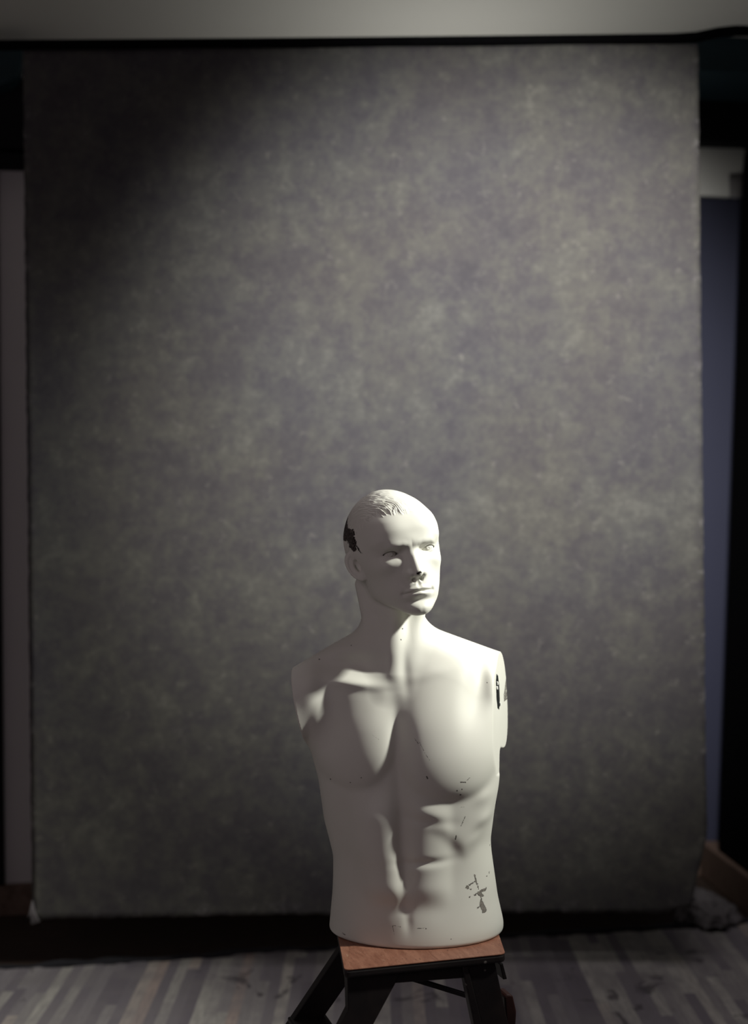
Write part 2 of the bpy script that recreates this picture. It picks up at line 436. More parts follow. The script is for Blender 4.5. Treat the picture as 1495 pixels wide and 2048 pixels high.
def hair_relief(x, y, z):
    m = hair_mask(x, y, z)
    cx, cy = -112.0, 78.0                          # crown
    dx, dy = x-cx, y-cy
    ph = np.arctan2(dx, -dy); rho = np.sqrt(dx*dx+dy*dy+(240-z)**2*.8)
    # swirl + local wandering bends the strands
    ph2 = ph+.10*(vnoise(rho*.05+5, ph*6.0+7)-.5)
    a = vnoise(ph2*80+200, rho*.06+.3*ph2); b = vnoise(ph2*135+90, rho*.09+17)
    s = 1-np.abs(2*a-1)*1.0
    fringe = .45+.95*np.exp(-.5*((z-202)/18.0)**2)*sstep(-60, -30, x)*sstep(0, -60, y)+.45*sstep(186, 170, z)
    lit = .22+.78*sstep(8, -26, x)
    m2 = hair_mask(x, y, z-6)
    return .4*m+1.4*m2*sstep(30, -20, x)+m*(lit*.7*(fringe*2.6*(s-.5)+1.1*fringe*(b-.5)))

def head(x, y, z):
    f = ell(x, y, z, (-7, 9, 148), (84, 101, 94))
    w, F = tb(hW, z), tb(hF, z)
    yc = -15.0; Y = y-yc
    d = np.where(Y < 0, F+yc, 62.0)
    n = 2.25+1.0*sstep(128, 150, z)*sstep(205, 180, z)
    q = (np.abs(x/w)**n+np.abs(Y/d)**n)**(1/n)+1e-5
    fm = np.sqrt(x*x+Y*Y)*(1-1/q)
    fm = smax(fm, z-206, 22)
    fm = smax(fm, (3+.40*(y+93)-z)*.93, 15)
    f = smin(f, fm, 22)
    ax = np.abs(x)
    # jaw angle, temples
    f = f+3.0*np.exp(-.5*(((ax-70)/16)**2+((y+42)/20)**2+((z-158)/18)**2))
    f = f-2.5*np.exp(-.5*(((ax-60)/14)**2+((y+12)/16)**2+((z-52)/12)**2))
    f = f-E(x, z)*sstep(-25, -58, y)
    # nose
    ns = caps(x, y, z, (0, -87, 129), (0, -110.5, 84.5), 5.2, 8.2)
    ns = smin(ns, caps(ax, y, z, (5, -88, 120), (12, -97, 85), 6.0, 7.5), 6)
    ns = smin(ns, ell(ax, y, z, (12.5, -99.5, 81.0), (7.0, 10, 7.2)), 7)
    ns = smin(ns, caps(x, y, z, (0, -107, 80), (0, -97, 73), 5.0, 4.0), 5)
    f = smin(f, ns, 7)
    f = smax(f, -ell(ax, y, z, (7.6, -101.0, 70.0), (3.6, 6.0, 5.0)), 2.0)
    # eyelids round the eyeball, almond opening
    e = EYE; r = np.sqrt((ax-e[0])**2+(y-e[1])**2+(z-e[2])**2)
    f = smin(f, np.maximum(r-(EYR+1.6), np.abs(z-e[2]-1)-9.5), 3.0)
    t = (ax-e[0])/15.0; zc = e[2]-.5+.9*t
    hi = 6.0*np.maximum(1-np.abs(t)**2.2, 0); lo = 4.6*np.maximum(1-np.abs(t)**2.0, 0)
    alm = np.where(z > zc, (z-zc)-hi, (zc-z)-lo)
    f = smax(f, -np.maximum(np.maximum(alm, r-(EYR+9)), np.abs(t)*15-14.4), .8)
    f = np.minimum(f, r-(EYR-1.2))
    # crease above the upper lid
    # hair
    f = f-hair_relief(x, y, z)
    # ears
    far = x > 0
    ex, ey, ez = ax-np.where(far, 73.0, 84.5), y+np.where(far, -12.0, 8.0), z-109.0
    fl = np.where(far, .15, .80); ca, sa = np.cos(fl), np.sin(fl)          # flares backwards-outwards
    u = ca*ex-sa*ey; v = sa*ex+ca*ey               # u: thickness normal, v: along ear
    cb, sb = math.cos(.30), math.sin(.30); v, wz = cb*v-sb*ez, sb*v+cb*ez
    taper = 1-.22*np.clip(-wz/30, -1, 1)
    pr = np.sqrt((v/(16.5*taper))**2+(wz/28.0)**2)
    plate = np.maximum((pr-1)*15, np.abs(u-1.5)-2.2)
    rim = np.sqrt(((pr-.90)*15)**2+(u-4.2)**2)-2.9
    rim = rim+2.0*sstep(-14, -26, wz)
    anti = np.sqrt(((np.sqrt(((v+1)/11)**2+((wz-1)/18)**2)-.9)*11)**2+(u-2.4)**2)-1.9
    ear = smin(smin(plate, rim, 2.5), anti, 2.0)
    ear = smin(ear, np.sqrt(((v+5)/8)**2+((wz+23)/8)**2+((u-1.5)/4.2)**2)*4.2-4.2, 3)
    ear = smin(ear, caps(v, u, wz, (-14, -2, -6), (-12, 1.5, -3), 4, 3.2), 2)   # tragus
    con = (np.sqrt(((v+4)/8.0)**2+((wz+1)/12.5)**2+((u-4.5)/8.5)**2)-1)*6
    ear = smax(ear, -con, 1.5)
    f = smin(f, ear, 3.0)
    f = smax(f, -con, 1.5)
    return f

def neck(x, y, z):
    f = caps(x, y, z, (-33, 18, 520), (-46, 16, 690), 61, 56)
    # sternomastoids and throat
    a = caps(x, y, z, (-96, 4, 655), (-55, -54, 452), 13, 8)
    b = caps(x, y, z, (20, -6, 640), (-22, -56, 452), 13, 8)
    th = caps(x, y, z, (-36, -36, 620), (-38, -52, 490), 17, 14)
    f = smin(f, a, 16); f = smin(f, b, 16); f = smin(f, th, 14)
    return f

# arm cut planes: (point, outward normal)
def plane(pt, nrm):
    n = np.array(nrm, float); n /= np.linalg.norm(n); return np.array(pt, float), n
CUT_R = plane((148.0, -45.0, 520.0), (math.cos(math.radians(14)), -math.sin(math.radians(14)), .03))
CUT_L = plane((-231.0, -40.0, 495.0), (-math.cos(math.radians(1)), math.sin(math.radians(5)), -.185))
def field(x, y, z):
    f = torso(x, y, z)
    m = z > 385
    if m.any():
        X, Y, Z = x[m], y[m], z[m]
        g = smin(f[m], neck(X, Y, Z), 30)
        hm = Z > 560
        if hm.any():
            h = head(*to_head(X[hm], Y[hm], Z[hm]))
            g[hm] = smin(g[hm], h, 9)
        f[m] = g
    for (p, n) in (CUT_R, CUT_L):
        sel = (z > 300) & (z < 560)
        d = (x-p[0])*n[0]+(y-p[1])*n[1]+(z-p[2])*n[2]
        # the cut only removes the arm side, and ends below the armpit
        d = np.where(z > 300, d, d-(300-z)*.6)
        f = smax(f, d, 2.0)
    f = smax(f, -z, 8.0)
    return f

def axis(segs):
    out = [segs[0][0]]
    for a, b, st in segs:
        n = max(1, int(round((b-a)/st))); out += list(a+(b-a)*(np.arange(n)+1)/n)
    return np.array(out, np.float32)
def build_field_mesh():
    gx = axis([(-246, -132, 1.7), (-132, 60, .85), (60, 196, 1.6)])
    gy = axis([(-166, 30, 1.0), (30, 128, 1.9)])
    gz = axis([(-8, 480, 1.5), (480, 590, 1.2), (590, 740, 1.0), (740, 846, .8)])
    B = 8
    def padax(g):
        r = (-len(g)) % B
        return np.concatenate([g, g[-1]+(np.arange(r)+1)*(g[-1]-g[-2])]).astype(np.float32)
    gx, gy, gz = padax(gx), padax(gy), padax(gz)
    nb = [len(g)//B for g in (gx, gy, gz)]
    V = np.ones((len(gx), len(gy), len(gz)), np.float32)*50
    cx, cy, cz = [g.reshape(-1, B).mean(1) for g in (gx, gy, gz)]
    A = np.meshgrid(cx, cy, cz, indexing='ij')
    fc = field(*[a.ravel() for a in A]).reshape(nb)
    near = np.abs(fc) < 24
    V = np.where(np.repeat(np.repeat(np.repeat(fc < 0, B, 0), B, 1), B, 2), np.float32(-50), np.float32(50))
    idx = np.argwhere(near)
    r = np.arange(B)
    for s in range(0, len(idx), 3000):
        I = idx[s:s+3000]
        ii = (I[:, 0, None]*B+r)[:, :, None, None]; jj = (I[:, 1, None]*B+r)[:, None, :, None]; kk = (I[:, 2, None]*B+r)[:, None, None, :]
        ii, jj, kk = np.broadcast_arrays(ii, jj, kk)
        f = field(gx[ii].ravel(), gy[jj].ravel(), gz[kk].ravel())
        V[ii.ravel(), jj.ravel(), kk.ravel()] = f
    shp = V.shape; cs = (shp[0]-1, shp[1]-1, shp[2]-1)
    cells, pos, quads = [], [], []
    G = (gx, gy, gz)
    for ax in range(3):
        a = np.moveaxis(V, ax, 0); s0 = a[:-1] < 0; s1 = a[1:] < 0
        E_ = np.argwhere(s0 != s1)
        f0 = a[E_[:, 0], E_[:, 1], E_[:, 2]]; f1 = a[E_[:, 0]+1, E_[:, 1], E_[:, 2]]
        t = f0/(f0-f1)
        o = [ax]+[k for k in range(3) if k != ax]
        ijk = np.empty_like(E_); ijk[:, o[0]], ijk[:, o[1]], ijk[:, o[2]] = E_[:, 0], E_[:, 1], E_[:, 2]
        pt = np.stack([G[k][ijk[:, k]] for k in range(3)], 1).astype(np.float64)
        pt[:, ax] += t*(G[ax][ijk[:, ax]+1]-G[ax][ijk[:, ax]])
        u, v = (ax+1) % 3, (ax+2) % 3
        ok = (ijk[:, u] > 0) & (ijk[:, v] > 0) & (ijk[:, u] < cs[u]) & (ijk[:, v] < cs[v])
        ijk, pt, f0 = ijk[ok], pt[ok], f0[ok]
        q = []
        for du, dv in ((0, 0), (-1, 0), (-1, -1), (0, -1)):
            c = ijk.copy(); c[:, u] += du; c[:, v] += dv
            q.append((c[:, 0]*cs[1]+c[:, 1])*cs[2]+c[:, 2])
        q = np.stack(q, 1); flip = f0 > 0; q[flip] = q[flip][:, ::-1]
        quads.append(q); cells.append(q.ravel()); pos.append(np.repeat(pt, 4, 0))
    cells = np.concatenate(cells); pos = np.concatenate(pos)
    uq, inv = np.unique(cells, return_inverse=True); cnt = np.bincount(inv)
    P3 = np.stack([np.bincount(inv, pos[:, k])/cnt for k in range(3)], 1)
    Q = inv.reshape(-1, 4)
    # one step of projection onto the exact surface
    for it in range(2):
        x, y, z = [P3[:, k].astype(np.float32) for k in range(3)]; h = .35
        f = field(x, y, z)
        g = np.stack([field(x+h, y, z)-field(x-h, y, z), field(x, y+h, z)-field(x, y-h, z), field(x, y, z+h)-field(x, y, z-h)], 1)/(2*h)
        P3 += np.clip(-(f/(np.sum(g*g, 1)+.15)), -.6, .6)[:, None]*g
    return P3, Q

def mk_mesh(name, verts, quads):
    me = bpy.data.meshes.new(name)
    me.vertices.add(len(verts)); me.vertices.foreach_set('co', verts.astype(np.float32).ravel())
    me.loops.add(len(quads)*4); me.loops.foreach_set('vertex_index', quads.astype(np.int32).ravel())
    me.polygons.add(len(quads)); me.polygons.foreach_set('loop_start', np.arange(0, len(quads)*4, 4, dtype=np.int32))
    me.update(calc_edges=True); me.validate()
    return me

# wear, in pixels on the front of the figure: capsules (x1,y1,x2,y2,r)
CHIPS = [  # flank chips
    (931, 1765, 933, 1767, 3.4), (936, 1762, 948, 1757, 1.6), (947, 1745, 950, 1757, 1.8), (950, 1757, 955, 1772, 1.6), (937, 1770, 939, 1771, 1.2),
    (946, 1782, 955, 1779, 1.8), (955, 1779, 970, 1776, 2.6), (957, 1782, 962, 1786, 4.0), (960, 1788, 960, 1797, 2.0),
    (961, 1802, 966, 1815, 5.2), (953, 1807, 958, 1805, 1.8), (935, 1785, 938, 1784, 1.0)]
SCRATCH = [(930, 1632, 921, 1651, .9), (911, 1670, 910, 1677, 1.6), (920, 1613, 927, 1613, .7), (976, 1763, 977, 1763, 1.3), (982, 1757, 982, 1760, 1.0),
    (783, 1843, 800, 1845, .7), (832, 1847, 848, 1846, .8), (850, 1847, 850, 1847, 1.6), (784, 1843, 788, 1862, .6),
    (919, 1560, 929, 1561, 1.5), (931, 1558, 938, 1552, .9), (912, 1577, 912, 1577, 1.8), (922, 1575, 922, 1575, 1.7), (919, 1586, 920, 1586, 1.8),
    (852, 1548, 853, 1551, 1.9), (852, 1541, 852, 1541, .9), (722, 1556, 722, 1556, 1.4), (659, 1567, 659, 1568, 1.6), (700, 1568, 700, 1568, 1.4),
    (802, 1283, 803, 1284, 1.4), (635, 1326, 636, 1326, 1.4), (701, 1297, 701, 1297, 1.3), (978, 1372, 978, 1372, 1.6),
    (828, 1475, 836, 1485, .7), (838, 1482, 850, 1505, .6), (850, 1505, 858, 1516, .6), (684, 1876, 690, 1878, 1.2), (744, 1470, 758, 1480, .5),
    (805, 1262, 806, 1262, 1.5), (899, 1869, 900, 1869, 1.2), (985, 1706, 985, 1708, .9)]
HEADCHIP = [(692, 1026, 688, 1062, 5.5), (690, 1050, 690, 1076, 6.0), (697, 1064, 706, 1086, 8.5), (703, 1090, 709, 1096, 5.0), (712, 1088, 722, 1103, 1.4), (694, 1034, 691, 1050, 3.0),
    (706, 1060, 708, 1068, 3.0)]
NOSECHIP = [(835, 1147, 840, 1144, 2.6)]
def capdist(X, Z, lst, sc):
    best = np.full(X.shape, 30.0)
    for (a, b, c, d, r) in lst:
        x1, z1 = P(a, b, sc); x2, z2 = P(c, d, sc); dx, dz = x2-x1, z2-z1; L = dx*dx+dz*dz+1e-9
        t = np.clip(((X-x1)*dx+(Z-z1)*dz)/L, 0, 1)
        best = np.minimum(best, np.hypot(X-x1-t*dx, Z-z1-t*dz)-r/sc)
    return best

mannequin = empty('mannequin_bust', (BX, 0, SEAT_Z))
tag(mannequin, 'off-white armless male mannequin bust with chipped paint, head turned right, on the stool', 'mannequin')
def build_mannequin():
    V, Q = build_field_mesh()
    hx, hy, hz = to_head(V[:, 0], V[:, 1], V[:, 2])
    isH = (hair_mask(hx, hy, hz) > .4) & (V[:, 2] > 600)
    ax = np.abs(hx); ear = (hz < 142) & (hz > 66) & (hy > -36) & (hy < 26) & (ax > 70.0)
    isH &= ~ear
    cen = Q
    fh = isH[Q].sum(1) >= 3
    # chips
    X, Y, Z = V[:, 0], V[:, 1], V[:, 2]
    sc = FPX/1000/(2.71+Y/1000)                     # px per mm at each vertex depth
    front = Y < 35
    def dist(lst, s, ok):
        d = capdist(X, Z, lst, s); return np.where(ok, d, 30.0)
    body = Z < 590
    chip = dist(CHIPS, 1.075, front & body)
    chip = np.minimum(chip, dist(HEADCHIP, 1.045, (~body)))
    chip = np.minimum(chip, dist(NOSECHIP, 1.10, (~body) & (Y < -60)))
    scr = dist(SCRATCH, 1.09, front & (Z < 600))
    # ragged edges of the arm cuts and the base
    pR, nR = CUT_R
    dR = (X-pR[0])*nR[0]+(Y-pR[1])*nR[1]+(Z-pR[2])*nR[2]
    onR = (dR > -2.5) & (Z > 320) & (Z < 560)
    rag = np.where(onR & (Y > 60) & (Z > 420) & (Z < 434+(Y-60)*.8), -1.0, 30.0)
    chip = np.minimum(chip, rag)
    for nm, fs, mt in (('body', ~fh, M['mann']), ('hair', fh, M['mann'])):
        q = Q[fs]; u, inv = np.unique(q, return_inverse=True)
        me = mk_mesh(nm, V[u]*.001, inv.reshape(-1, 4))
        a = me.attributes.new('chip', 'FLOAT', 'POINT'); a.data.foreach_set('value', np.clip(chip[u], -30, 30).astype(np.float32))
        a = me.attributes.new('scratch', 'FLOAT', 'POINT'); a.data.foreach_set('value', np.clip(scr[u], -30, 30).astype(np.float32))
        o = link(nm, me, mt, mannequin, True)
        if nm == 'hair': tag(o, 'short sculpted hair combed forward')
build_mannequin()

# eyes: carved iris ring
def make_eye(side):
    bm = bmesh.new(); n, mm = 48, 40
    cen = from_head((side*EYE[0], EYE[1], EYE[2])); rings = []
    look = np.array([0.0, -1.0, 0.0])
    for i in range(1, mm):
        th = math.pi*i/mm*.55; r = EYR-.5
        arc = th*r
        r2 = r-(.9*math.exp(-((arc-5.6)/.6)**2))-(.9*math.exp(-(arc/1.7)**2))
        ring = []
        for k in range(n):
            a = 2*math.pi*k/n
            p = np.array([math.sin(th)*math.cos(a), -math.cos(th), math.sin(th)*math.sin(a)])*r2
            w = RH @ p + cen
            ring.append(bm.verts.new(w*.001))
        rings.append(ring)
    for A, B_ in zip(rings[:-1], rings[1:]):
        for k in range(n): bm.faces.new((A[k], B_[k], B_[(k+1) % n], A[(k+1) % n]))
    bm.faces.new(rings[0]); bm.faces.new(rings[-1][::-1])
    return bmobj('eye', bm, M['mann'], mannequin, True)
for s in (-1, 1):
    o = make_eye(s)
    for nm in ('chip', 'scratch'):
        a = o.data.attributes.new(nm, 'FLOAT', 'POINT'); a.data.foreach_set('value', np.full(len(o.data.vertices), 30.0, np.float32))

# arm fitting in the cut face on the image right
def arm_fitting():
    p, n = CUT_R; n = Vector(n); p = Vector(p)
    zax = (Vector((0, 0, 1))-n*n.z).normalized(); yax = zax.cross(n).normalized()   # yax points backwards
    def at(yw, zw, off):     # point on plane with given y, z (mm)
        x = p.x-((yw-p.y)*n.y+(zw-p.z)*n.z)/n.x
        return (Vector((x, yw, zw))+n*off)*.001
    def oval(bm, cy, cz, ry, rz, lo, hi, seg=40, rag=0.0, power=2.4):
        a, b = [], []
        for k in range(seg):
            t = 2*math.pi*k/seg; c, s_ = math.cos(t), math.sin(t)
            f = 1+rag*math.sin(5*t+1)*math.sin(3*t)
            yy = cy+ry*f*math.copysign(abs(c)**(2/power), c); zz = cz+rz*f*math.copysign(abs(s_)**(2/power), s_)
            a.append(bm.verts.new(at(yy, zz, lo))); b.append(bm.verts.new(at(yy, zz, hi)))
        bm.faces.new(a); bm.faces.new(b[::-1])
        for k in range(seg): bm.faces.new((a[k], a[(k+1) % seg], b[(k+1) % seg], b[k]))
    bm = bmesh.new(); oval(bm, -8, 449, 16, 34, -4, .5, rag=.10); s = bmobj('arm_socket', bm, M['socket'], mannequin)
    tag(s, 'dark ragged arm socket')
    bm = bmesh.new(); oval(bm, -2, 445, 7, 20, .4, 1.4, power=4); f = bmobj('socket_plate', bm, M['metal'], s)
    tag(f, 'grey steel plate')
    for (yy, zz) in ((-14, 466), (-20, 458), (8, 424)):
        bm = bmesh.new(); oval(bm, yy, zz, 4.5, 3.5, .3, 2.4, 10, .15); bmobj('paint_flake', bm, M['white'], s)
arm_fitting()

# ------------------------------------------------------------------ STOOL (step stool)
FL = Vector((-.0595, -.245, 0)); FR = Vector((.2275, -.163, 0))       # front corners of the seat
AX = (FR-FL).normalized(); NY = Vector((-AX.y, AX.x, 0))                # along the front edge / backwards
stool = empty('step_stool', (FL.x, FL.y, 0), math.atan2(AX.y, AX.x))
tag(stool, 'dark wooden step stool with a worn reddish-brown seat carrying the mannequin', 'stool')
def sxy(p):                       # world -> stool frame (x along front edge, y backwards)
    d = p-FL; return d.dot(AX), d.dot(NY)
def onp(px, py, off):             # photo point on the upright plane 'off' behind the front edge -> (x, z) in the stool frame
    u, v = unroll(px, py); d = Vector((u/FPX, 1, -v/FPX))
    k = (off-(CAM-FL).dot(NY))/d.dot(NY); p = CAM+d*k
    return ((p-FL).dot(AX), p.z)
def to0(a, b, z=.0014):             # extend line a->b down to height z
    t = (z-a[1])/(b[1]-a[1]); return (a[0]+(b[0]-a[0])*t, z)
def seat():
    quad = [sxy(Vector(p)) for p in ((FL.x, FL.y, 0), (FR.x, FR.y, 0), (.224, .085, 0), (-.080, .010, 0))]
    pts = []; n = 4
    for k in range(n):
        p = Vector(quad[k]); a = Vector(quad[k-1]); b = Vector(quad[(k+1) % n])
        u = (a-p).normalized(); v = (b-p).normalized(); r = .013
        for q in range(9):
            t = q/8; pts.append(p+u*r*(1-t)**2+v*r*t**2)
    def slab(z0, z1, sc=0.0):
        bm = bmesh.new()
        a = [bm.verts.new((p[0], p[1], z0)) for p in pts]; b = [bm.verts.new((p[0], p[1], z1)) for p in pts]
        bm.faces.new(a[::-1]); bm.faces.new(b)
        for i in range(len(pts)): bm.faces.new((a[i], a[(i+1) % len(pts)], b[(i+1) % len(pts)], b[i]))
        return bm
    tag(bmobj('seat', slab(SEAT_Z-.0022, SEAT_Z), M['seat'], stool, bevel=.0008), 'worn reddish-brown seat')
    tag(bmobj('seat_edge', slab(SEAT_Z-.0165, SEAT_Z-.0022), M['frame'], stool, bevel=.004), 'dark painted seat edge')
seat()
def sboard(name, pts, y0, y1, mat='frame', bevel=.0015):
    bm = bmesh.new(); prism(bm, pts, y0, y1); return bmobj(name, bm, M[mat], stool, bevel=bevel)
ZU = SEAT_Z-.0165
F0 = .010
a1, a2, a3, a4 = onp(694, 1951, F0), onp(696, 2020, F0), onp(681.5, 2048, F0), onp(790, 1968, F0); a5 = onp(747, 2048, F0)
sboard('leg', [(a1[0], ZU), (a4[0]+.008, ZU), (a4[0], a4[1]), to0(a4, a5), to0(a2, a3), a2], F0, F0+.022)
R0 = .185
b1, b2, b3, b4 = onp(683, 1895, R0), onp(587, 2038, R0), onp(691.5, 1971, R0), onp(649, 2032, R0)
top1 = to0(b1, b2, ZU); top2 = to0(b3, b4, ZU)
sboard('leg', [top1, top2, to0(b3, b4), to0(b1, b2)], R0, R0+.022)
# steep legs on image right
c1, c2, c3, c4 = onp(928, 1957, F0), onp(947, 2048, F0), onp(995, 1951, F0), onp(1016, 2048, F0)
sboard('leg', [to0(c1, c2, ZU), to0(c3, c4, ZU), to0(c3, c4), to0(c1, c2)], F0, F0+.020)
d1, d2 = onp(940, 1957, F0), onp(962, 2048, F0)
sboard('leg_strip', [to0(c1, c2, ZU), to0(d1, d2, ZU), to0(d1, d2), to0(c1, c2)], F0-.004, F0-.0005)
k1, k2, k3, k4 = onp(938, 1957, R0), onp(958, 2048, R0), onp(990, 1951, R0), onp(1011, 2048, R0)
sboard('leg', [to0(k1, k2, ZU), to0(k3, k4, ZU), to0(k3, k4), to0(k1, k2)], R0, R0+.020)
# rails under the seat
e1, e2 = onp(791, 1967, F0), onp(934, 1957, F0)
sboard('apron', [(a4[0]-.02, ZU), (to0(c1, c2, ZU)[0]+.01, ZU), (e2[0]+.005, e2[1]), (a4[0]-.02, e1[1])], F0+.003, F0+.018)
sboard('apron', [(top2[0]-.02, ZU), (to0(c1, c2, ZU)[0]+.02, ZU), (to0(c1, c2, ZU)[0]+.02, ZU-.032), (top2[0]-.02, ZU-.032)], R0+.003, R0+.018)
g = [onp(989, 1920, .06), onp(995.5, 1918, .06), onp(1004, 1950, .06), onp(996, 1951, .06)]
sboard('side_rail', g, .035, R0+.02)
# treads of the step side
t1, t2 = onp(584, 2040, R0), onp(650, 2036, R0)
for k, zz in enumerate((t1[1], t1[1]-.17)):
    xa = to0(b1, b2, zz)[0]; xb = to0(b3, b4, zz)[0]
    sboard('tread', [(xa-.006, zz-.018), (xb+.006, zz-.018), (xb+.006, zz), (xa-.006, zz)], F0+.023, R0+.021, bevel=.003)
# diagonal brace
bm = bmesh.new()
p0 = onp(820, 1956, .10); p1 = onp(940, 1994, .03)
a = Vector((p0[0], .10, p0[1])); b = Vector((p1[0]+.01, .03, p1[1]-.003))
d = b-a; L = d.length; Mx = Matrix.Translation(a) @ d.to_track_quat('X', 'Z').to_matrix().to_4x4()
box(bm, (-.02, -.003, -.0045), (L, .003, .0045), Mx); bmobj('brace', bm, M['frame'], stool, bevel=.001)
# rounded hinge cheek on the outer side of the right legs
h = [onp(x_, y_, .045) for (x_, y_) in ((1004, 1990), (1010, 1986.5), (1018, 1985.5), (1022, 1990), (1028.5, 2019), (1028.5, 2026), (1027, 2048))]
low = (h[-1][0]-.002, .30)
sboard('hinge_cheek', h+[low, (onp(1012, 2048, .045)[0], .30)], .035, .075, 'reddish', .003)

# ------------------------------------------------------------------ ROOM
TH = math.atan2(.36, 2.0)                      # the back wall runs away to the right
DIR = Vector((math.cos(TH), math.sin(TH), 0)); NRM = Vector((-math.sin(TH), math.cos(TH), 0))
cL = world(30, 1830, 4.62); WP = Vector((cL.x, cL.y, 0))   # point on back wall foot, image left
def wl(s, t, z): return WP+DIR*s+NRM*t+Vector((0, 0, z))   # along wall, into wall (+) / room (-), height
RM = Matrix.Translation(WP) @ Matrix.Rotation(TH, 4, 'Z')
CEIL = 2.815
def room_box(name, lo, hi, mat, kind='structure', label=None, cat=None, parent=None, bevel=0.0):
    bm = bmesh.new(); box(bm, lo, hi); o = bmobj(name, bm, M[mat], parent, bevel=bevel)
    o.matrix_world = RM
    return tag(o, label, cat, kind=kind)
S_R = 2.57; S_F = 3.5                                      # right wall position along the wall axis
S_L = -1.55
room_box('floor', (S_L-.1, -6.4, -.08), (S_F+.1, .12, -.003), 'floor')
room_box('ceiling', (S_L-.1, -6.4, CEIL), (S_F+.1, .12, CEIL+.1), 'ceil')
room_box('wall_back', (S_L-.1, 0, -.003), (S_R+.1, .12, CEIL), 'wall')
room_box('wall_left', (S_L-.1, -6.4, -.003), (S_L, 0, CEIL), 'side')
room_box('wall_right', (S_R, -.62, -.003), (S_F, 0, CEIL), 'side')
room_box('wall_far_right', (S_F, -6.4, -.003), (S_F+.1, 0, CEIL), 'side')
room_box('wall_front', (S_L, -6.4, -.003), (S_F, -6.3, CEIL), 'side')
room_box('baseboard_back', (S_L, -.018, -.003), (S_R-.002, -.0005, .10), 'base', bevel=.004)

# vinyl sheet lying loose on the floor
def vinyl():
    e0 = world(-60, 1940, 4.02); e1 = world(1600, 1852, 4.44)
    a = Vector((e0.x, e0.y, 0)); d = (Vector((e1.x, e1.y, 0))-a); n = 120
    bm = bmesh.new(); top, bot, topn, botn = [], [], [], []
    for i in range(n+1):
        p = a+d*(i/n)
        wob = .006*math.sin(i*.9)+.004*math.sin(i*2.3)+random.uniform(-.003, .003)
        lift = .002+.006*max(0, math.sin(i*.17+1))**2
        q = p+Vector((0, wob, 0))
        top.append(bm.verts.new((q.x, q.y, lift))); bot.append(bm.verts.new((q.x, q.y, -.0028)))
        topn.append(bm.verts.new((q.x, -3.9, .001))); botn.append(bm.verts.new((q.x, -3.9, -.0028)))
    mid = [bm.verts.new((t.co.x, t.co.y-.08, .001)) for t in top]
    for i in range(n):
        bm.faces.new((top[i], top[i+1], mid[i+1], mid[i])); bm.faces.new((mid[i], mid[i+1], topn[i+1], topn[i]))
        bm.faces.new((top[i+1], top[i], bot[i], bot[i+1])); bm.faces.new((botn[i], botn[i+1], bot[i+1], bot[i]))
        bm.faces.new((topn[i], topn[i+1], botn[i+1], botn[i]))
    for i in (0, n): bm.faces.new((top[i], mid[i], topn[i], botn[i], bot[i]))
    o = bmobj('vinyl_flooring', bm, M['vinyl'], smooth=False)
    tag(o, 'grey plank-print vinyl sheet covering the floor under the stool', 'flooring')
    # dark tape along its far edge
    bm = bmesh.new(); L, R = [], []
    for i in range(n+1):
        p = a+d*(i/n)+Vector((0, .012+.004*math.sin(i*.7), 0)); w = .016+.008*math.sin(i*.31+2)+random.uniform(-.003, .003)
        h = .004+.008*abs(math.sin(i*.41))*abs(math.sin(i*.13))
        L.append((p+Vector((0, -w*.3, .011))).to_tuple()); R.append((p+Vector((0, w, h+.004))).to_tuple())
    vb = [[bm.verts.new((x, y, z)) for (x, y, z) in row] for row in (L, R)]
    vz = [[bm.verts.new((x, y, -.002)) for (x, y, z) in row] for row in (L, R)]
    for i in range(n):
        bm.faces.new((vb[0][i], vb[0][i+1], vb[1][i+1], vb[1][i])); bm.faces.new((vz[0][i], vz[0][i+1], vz[1][i+1], vz[1][i]))
        bm.faces.new((vb[0][i], vb[0][i+1], vz[0][i+1], vz[0][i])); bm.faces.new((vb[1][i], vb[1][i+1], vz[1][i+1], vz[1][i]))
    for i in (0, n): bm.faces.new((vb[0][i], vb[1][i], vz[1][i], vz[0][i]))
    t = bmobj('edge_tape', bm, M['tape'], o); tag(t, 'dark ragged tape along the far edge')
vinyl()

